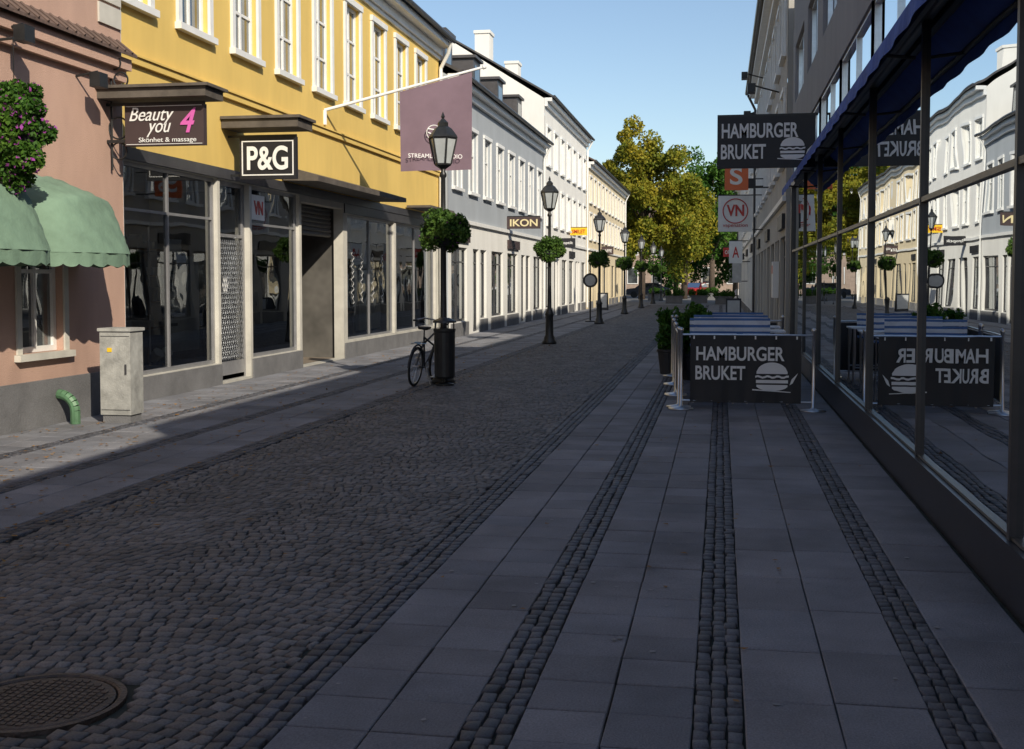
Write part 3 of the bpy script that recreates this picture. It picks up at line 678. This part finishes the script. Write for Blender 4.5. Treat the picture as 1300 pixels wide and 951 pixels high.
# ---------------------------------------------------------------- cabinet, bin, bicycle
r=root('utility_cabinet',(-7.25,13.45,0)); p=P('body',M_box,r); p.box(-7.46,-7.06,13.3,13.62,.10,1.12); p.box(-7.48,-7.04,13.28,13.64,1.122,1.16); p.done()
p=P('plinth',M_plinth,r); p.box(-7.44,-7.08,13.32,13.6,0,.098); p.done()
p=P('door_details',M_dfr,r); p.box(-7.445,-7.07,13.293,13.299,.16,.165); p.box(-7.13,-7.11,13.285,13.299,.6,.72); p.box(-7.445,-7.07,13.294,13.299,1.06,1.065); p.done()
p=P('sticker',M_yels,r); p.box(-7.36,-7.30,13.292,13.299,.87,.92); p.done()
r=root('litter_bin',(-4.52,19.05,0)); p=P('bin',M_blk,r,False); p.lathe(-4.50,19.05,[(.15,.12),(.17,.15),(.175,.88),(.185,.9),(.185,.94)],20); p.lathe(-4.50,19.05,[(.20,1.04),(.19,1.07),(.08,1.12)],20)
for i in range(4):
    t=i*math.pi/2+.6; p.cyl((-4.50+.165*math.cos(t),19.05+.165*math.sin(t),.9),(-4.50+.165*math.cos(t),19.05+.165*math.sin(t),1.05),.012,n=5)
p.lathe(-4.50,19.05,[(.16,0),(.16,.03),(.04,.05),(.04,.13)],16); p.done()
r=root('bicycle',(0,0,0))
fr=P('frame',mat('bike_paint',(.03,.035,.045),.35,.1,5),r); ty=P('tyres',M_tyre,r); ch=P('chrome',M_steel,r); sd=P('saddle',M_blk,r,True)
R=.33
for y in (-.52,.52):
    ty.torus((0,y,R),R-.02,.02,(1,0,0),36,6); ch.torus((0,y,R),R-.05,.008,(1,0,0),36,5)
    for i in range(14):
        t=2*math.pi*i/14; ch.cyl((0.02*(-1)**i,y,R),(0,y+(R-.05)*math.cos(t),R+(R-.05)*math.sin(t)),.0018,n=3,caps=False)
    ch.cyl((-.05,y,R),(.05,y,R),.02,n=8)
    pts=[(0,y+(R+.03)*math.cos(t),R+(R+.03)*math.sin(t)) for t in [math.radians(a) for a in range(20,181,16)]]; fr.tube(pts,.016,5)
bb=(0,-.08,.29); seat=(0,-.24,.80); head=(0,.32,.86); hlow=(0,.37,.62)
for a,b in ((bb,seat),(bb,hlow),(seat,hlow),(head,hlow),((0,-.2,.7),head),(bb,(0,-.52,R)),((0,-.22,.74),(0,-.52,R)),(hlow,(.0,.52,R))): fr.cyl(a,b,.017,n=8)
fr.cyl((0,-.24,.8),(0,-.26,.92),.013,n=6)
sd.add([(-.03,.0,.97),(.03,.0,.97),(.09,-.36,.98),(-.09,-.36,.98),(-.02,.0,.93),(.02,.0,.93),(.07,-.36,.93),(-.07,-.36,.93)],[(0,1,2,3),(4,7,6,5),(0,4,5,1),(1,5,6,2),(2,6,7,3),(3,7,4,0)])
ch.tube([head,(0,.30,1.0),(0,.38,1.06)],.013,6); ch.tube([(-.28,.12,1.05),(-.2,.3,1.08),(0,.38,1.06),(.2,.3,1.08),(.28,.12,1.05)],.012,6)
sd.cyl((-.28,.12,1.05),(-.3,.02,1.04),.017,n=6); sd.cyl((.28,.12,1.05),(.3,.02,1.04),.017,n=6)
ch.torus((.05,-.08,.29),.09,.006,(1,0,0),20,4); ch.cyl((.06,-.08,.29),(.08,-.0,.14),.01,n=5); ch.cyl((-.06,-.08,.29),(-.08,-.16,.44),.01,n=5); ch.box(.05,.14,-.03,.03,.12,.14); ch.box(-.14,-.05,-.2,-.13,.43,.45)
ch.tube([(0,-.25,.72),(0,-.7,.74)],.008,5); ch.tube([(0.05,-.25,.70),(0.05,-.72,.72)],.008,5); ch.tube([(-.05,-.25,.70),(-.05,-.72,.72)],.008,5)
ch.cyl((.03,-.1,.3),(.16,-.14,.01),.01,n=5)
for q in (fr,ty,ch,sd): q.done()
r.location=(-4.90,19.25,.0); r.rotation_euler=(0,math.radians(6),math.radians(-5))

# ---------------------------------------------------------------- outdoor cafe
def stanch(p,x,y,h=1.05):
    p.lathe(x,y,[(.17,0),(.17,.015),(.05,.03),(.022,.05),(.022,h),(.03,h+.01),(.03,h+.04),(.01,h+.06)],16)
def barrier(name,pa,pb):
    r=root(name,((pa[0]+pb[0])/2,(pa[1]+pb[1])/2,0)); p=P('posts',M_steel,r,True); stanch(p,*pa); stanch(p,*pb); p.done()
    p=P('rails',M_steel,r); p.cyl((*pa,1.01),(*pb,1.01),.014,n=8); p.cyl((*pa,.12),(*pb,.12),.012,n=8); p.done()
    return r
r=barrier('restaurant_barrier_banner',(-.52,16.1),(1.22,16.1))
p=P('banner',M_signb,r,True); nx=30;vs=[];fs=[]
for i in range(nx+1):
    u=i/nx;x=-.40+1.46*u
    for j,v in enumerate((0,.33,.66,1)): vs.append((x,16.085+.008*math.sin(u*17)*math.sin(v*3.1)+.004*math.sin(u*40),.10+.90*v))
for i in range(nx):
    for j in range(3): a=i*4+j; fs.append((a,a+4,a+5,a+1))
p.add(vs,fs); p.done()
text('HAMBURGER',.26,.76,1.16,.19,16.066,M_lett,r,off=.022); text('BRUKET',.0,.50,.66,.19,16.066,M_lett,r,off=.022)
p=P('burger_logo',M_lett,r); burger(p,.68,.44,.54,16.068); p.done()
p=P('ties',M_lett,r)
for i in range(6): p.box(-.36+i*.27,-.34+i*.27,16.06,16.065,.955,1.0)
p.done()
for pa,pb in (((-.56,16.35),(-.66,18.0)),((-.67,18.15),(-.76,19.8)),((-.77,19.95),(-.86,21.6))):
    rr=barrier('cafe_barrier',pa,pb); p=P('screen',M_signb,rr); 
    p.add([(pa[0],pa[1]+.1,.12),(pb[0],pb[1]-.1,.12),(pb[0],pb[1]-.1,.98),(pa[0],pa[1]+.1,.98)],[(0,1,2,3)]); p.done()
rr=barrier('cafe_barrier',(-.80,21.8),(1.1,21.8)); p=P('screen',M_signb,rr); p.quad((-.7,21.8,.12),(1.0,21.8,.12),(1.0,21.8,.98),(-.7,21.8,.98)); p.done()
def table(x,y):
    r=root('cafe_table',(x,y,0)); p=P('top_slats',M_slat,r)
    for i in range(6): p.box(x-.33,x+.33,y-.35+i*.12,y-.27+i*.12,.94,.965)
    p.done(); p=P('legs',M_steel,r)
    for a in (-.28,.28):
        for b in (-.3,.3): p.cyl((x+a,y+b,0),(x+a,y+b,.94),.018,n=6)
    p.cyl((x-.28,y-.3,.3),(x+.28,y-.3,.3),.012,n=6); p.cyl((x-.28,y+.3,.3),(x+.28,y+.3,.3),.012,n=6); p.done()
def bench(x,y,rz=0):
    r=root('slatted_bench',(0,0,0)); p=P('slats',M_bslat,r)
    for i in range(4): p.box(-.6,+.6,-.2+i*.1,-.12+i*.1,.75,.775)
    for i in range(3): p.box(-.6,.6,.235+i*.02,.255+i*.02,.93+i*.1,.965+i*.1)
    p.done(); p=P('back',M_slat,r)
    for i in range(3): p.box(-.6,.6,.22+i*.02,.24+i*.02,.87+i*.1,.925+i*.1)
    p.done(); p=P('legs',M_steel,r)
    for a in (-.5,.5):
        p.cyl((a,-.18,0),(a,-.18,.75),.016,n=6); p.cyl((a,.26,0),(a,.30,1.15),.016,n=6)
        p.cyl((a,-.18,.4),(a,.26,.4),.012,n=6)
    p.done(); r.location=(x,y,0); r.rotation_euler=(0,0,rz)
for k,y in enumerate((17.2,18.8,20.4)): table(-.1,y); table(.65,y); bench(.15,y+.75,(.05,-.04,.03)[k])
def planter(x,y,ph=.85):
    r=root('potted_plant',(x,y,0)); p=P('pot',M_pot,r); p.lathe(x,y,[(.15,0),(.2,.4),(.22,.42),(.22,.46),(.19,.46),(.18,.42)],16); p.done()
    cs=[(random.uniform(-.12,.12),random.uniform(-.12,.12),random.uniform(.5,.45+ph)) for _ in range(14)]
    leaves('foliage',M_leafg,cs,[.16]*14,1500,.09,r)
    p=P('stems',M_sack,r)
    for c_ in cs[:7]: p.cyl((x,y,.4),(x+c_[0],y+c_[1],c_[2]),.008,n=4)
    p.done()
planter(-.50,20.9); planter(-.35,21.4); planter(-.95,22.1,ph=.7)

r=root('round_sign_on_post',(-5.35,49,0)); p=P('post',M_blk,r); p.cyl((-5.35,49,0),(-5.35,49,1.5),.035,n=8); p.lathe(-5.35,49,[(.22,0),(.22,.04),(.05,.07)],16); p.cyl((-5.35,48.96,1.72),(-5.35,49.04,1.72),.30,n=28); p.done()
p=P('face',M_poster,r); p.cyl((-5.35,48.94,1.72),(-5.35,48.955,1.72),.22,n=24); p.done()
def box_planter(x,y,w=1.2):
    r=root('street_planter',(x,y,0)); p=P('trough',M_plinth,r); p.box(x-w/2,x+w/2,y-.4,y+.4,0,.5); p.box(x-w/2-.04,x+w/2+.04,y-.44,y+.44,.502,.56); p.done()
    cs=[(random.uniform(-w/2,w/2),random.uniform(-.3,.3),random.uniform(.6,.9)) for _ in range(14)]; leaves('shrub',M_leafg,cs,[.25]*14,1500,.12,r)
for x,y in ((-3.4,88),(-1.6,90),(.2,86),(-5.5,101),(-1,104)): box_planter(x,y)
def aboard(x,y,m=M_signb):
    r=root('sandwich_board',(x,y,0))
    p=P('panels',m,r); p.add([(x-.3,y-.22,0),(x+.3,y-.22,0),(x+.3,y-.02,1.0),(x-.3,y-.02,1.0),(x-.3,y-.19,0),(x+.3,y-.19,0),(x+.3,y+.01,1.0),(x-.3,y+.01,1.0)],[(0,1,2,3),(4,7,6,5),(0,3,7,4),(1,5,6,2),(3,2,6,7)])
    p.add([(x-.3,y+.25,0),(x+.3,y+.25,0),(x+.3,y+.03,1.0),(x-.3,y+.03,1.0)],[(0,1,2,3)]); p.done()
    p=P('sheet',M_poster,r); p.add([(x-.24,y-.205,.15),(x+.24,y-.205,.15),(x+.24,y-.045,.92),(x-.24,y-.045,.92)],[(0,1,2,3)]); p.done()
aboard(.5,48); aboard(-6.7,68)
r=root('wall_notice_box',(1.3,30,1.8)); p=P('case',M_lett,r); p.box(1.26,1.41,30,30.7,1.3,2.2); p.done(); p=P('panel',M_vred,r); p.box(1.252,1.259,30.1,30.6,1.9,2.1); p.done()
r=root('facade_floodlights',(1.0,33,8)); p=P('arms',M_blk,r)
for y,z in ((31,6.5),(36,6.5),(41,8.5)): p.cyl((1.42,y,z),(.75,y,z+.2),.02,n=6); p.box(.62,.82,y-.2,y+.2,z+.0,z+.22)
p.done()

def car(x,y,m,rot=0):
    r=root('parked_car',(0,0,0)); prof=[(-2.1,.3),(-2.15,.65),(-2.0,.85),(-1.2,.95),(-.6,1.42),(.9,1.45),(1.6,1.0),(2.1,.9),(2.15,.35)]
    p=P('body',m,r); n=len(prof); vs=[(a,-.85 if b<1.0 else -.68,b) for a,b in prof]+[(a,.85 if b<1.0 else .68,b) for a,b in prof]
    p.add(vs,[tuple(range(n))[::-1],tuple(range(n,2*n))]+[(i,(i+1)%n,n+(i+1)%n,n+i) for i in range(n)]); p.done()
    p=P('windows',M_wing,r); 
    for sg in (-1,1): p.quad((-1.0,sg*.80,1.0),(-.5,sg*.70,1.36),(.8,sg*.70,1.38),(1.35,sg*.80,1.02))
    p.quad((-1.19,-.62,.98),(-1.19,.62,.98),(-.62,.6,1.42),(-.62,-.6,1.42)); p.done()
    p=P('wheels',M_tyre,r)
    for a in (-1.35,1.35):
        for b in (-.87,.67): p.cyl((a,b,.31),(a,b+.2,.31),.31,n=18)
    p.done(); r.location=(x,y,0); r.rotation_euler=(0,0,rot)
car(-2.4,118,M_vred,1.3); car(3.5,114,mat('white_car',(.6,.6,.6),.3,.02,2),.1); car(-7,116,mat('dark_car',(.04,.045,.06),.3,.02,2),0)

# ---------------------------------------------------------------- trees and backdrop
def tree(x,y,h,rx,rz,cz,m,n=26000,ls=.30,name='deciduous_tree',seed=1):
    random.seed(seed); r=root(name,(x,y,0)); p=P('trunk',M_sack,None,True); p.cyl((0,0,0),(.1,0,h*.35),.32,.22,12); p.cyl((.1,0,h*.35),(0,.1,h*.7),.22,.1,10)
    cs=[];rd=[]
    for i in range(85):
        d=Vector((random.gauss(0,1),random.gauss(0,1),random.gauss(0,1))).normalized(); k=random.uniform(.35,1.0)
        lump=1+.18*math.sin(d.x*5+seed)+.15*math.sin(d.z*6+seed*2)
        c_=(d.x*rx*k*lump,d.y*rx*k*lump,cz+d.z*rz*k*lump); cs.append(c_); rd.append(random.uniform(.55,1.25))
        if i%3==0: p.cyl((0.05,0,h*.3+random.random()*h*.25),(c_[0]*.9,c_[1]*.9,c_[2]),.09,.02,6)
    o=p.done(); o.parent=r; leaves('crown',m,cs,rd,n,ls,r)
tree(-6.9,105,16,4.5,6.2,9.4,M_leafy,32000,seed=3)
tree(-3.3,109,13,3.2,4.3,6.8,M_leafy,20000,seed=8)
tree(-.9,113,13,3.6,5.4,8.0,M_leafg,22000,seed=5)
tree(-11.5,122,14,4.5,5.0,8.5,M_leafg,10000,.38,seed=11)
tree(4.5,124,11,4,4.2,6.5,M_leafg,9000,.38,seed=13)
tree(1.5,130,10,4,4,5.0,M_leafg,9000,.38,seed=17)
tree(-5,134,10,4,4,4.6,M_leafg,9000,.38,seed=19)
r=root('brick_building',(0,150,0))
p=P('walls',M_brick,r); p.box(-45,45,150,160,0,8.5); p.done(); p=P('roof',M_tile,r); p.add([(-46,149.5,8.5),(46,149.5,8.5),(46,155,12),(-46,155,12),(46,160.5,8.5),(-46,160.5,8.5)],[(0,1,2,3),(3,2,4,5),(1,4,2),(0,3,5)]); p.done()
p=P('windows',M_wing,r); f=P('window_frames',M_wfr,r)
for i in range(28):
    for z in (1.2,4.8):
        x=-42+i*3.1; f.box(x-.7,x+.7,149.93,149.97,z,z+2.1); p.quad((x-.6,149.92,z+.1),(x+.6,149.92,z+.1),(x+.6,149.92,z+2.),(x-.6,149.92,z+2.))
p.done(); f.done()

n=2200
xs=np.where(rng.random(n)<.93,rng.uniform(-7.9,-4.2,n),rng.uniform(-4.7,1.4,n)); ysf=4+rng.random(n)**1.1*28
ang=rng.random(n)*6.28; sz=rng.uniform(.014,.034,n); tl=rng.normal(0,.25,(n,2))
v=[]
for k in range(4):
    a=ang+k*math.pi/2; q=sz*(1 if k%2==0 else .6); dx=np.cos(a)*q; dy=np.sin(a)*q
    v.append(np.stack([xs+dx,ysf+dy,.010+np.abs(dx*tl[:,0]+dy*tl[:,1])],1))
v=np.stack(v,1).reshape(-1,3)
me=bpy.data.meshes.new('fallen_leaves'); me.from_pydata(v.tolist(),[],[tuple(range(4*i,4*i+4)) for i in range(n)]); me.materials.append(M_fall)
o=bpy.data.objects.new('fallen_leaves',me); scene.collection.objects.link(o)

# ---------------------------------------------------------------- light and camera
al=math.radians(38); el=math.radians(32.4)
dirv=Vector((-math.sin(al)*math.cos(el),math.cos(al)*math.cos(el),-math.sin(el)))
sd_=bpy.data.lights.new('sun','SUN'); sd_.energy=5.0; sd_.angle=math.radians(.5); sd_.color=(1,.90,.74)
so=bpy.data.objects.new('sun',sd_); scene.collection.objects.link(so); so.rotation_euler=dirv.to_track_quat('-Z','Y').to_euler(); so.location=(10,-20,30)
w=bpy.data.worlds.new('World'); scene.world=w; w.use_nodes=True; N=w.node_tree.nodes; L=w.node_tree.links
sk=N.new('ShaderNodeTexSky'); sk.sky_type='NISHITA'; sk.sun_disc=False; sk.sun_elevation=el; sk.sun_rotation=math.pi-al; sk.air_density=1.0; sk.dust_density=.7; sk.ozone_density=1.6
L.new(sk.outputs[0],N['Background'].inputs['Color']); N['Background'].inputs['Strength'].default_value=.135
cd=bpy.data.cameras.new('camera'); co=bpy.data.objects.new('camera',cd); scene.collection.objects.link(co)
cd.sensor_width=36; cd.lens=36*1500/1300; cd.shift_y=-45.5/1300; cd.clip_start=.05; cd.clip_end=2000
co.location=(0,0,1.75); co.rotation_euler=(math.radians(90-2.86),0,math.radians(10.02)); scene.camera=co
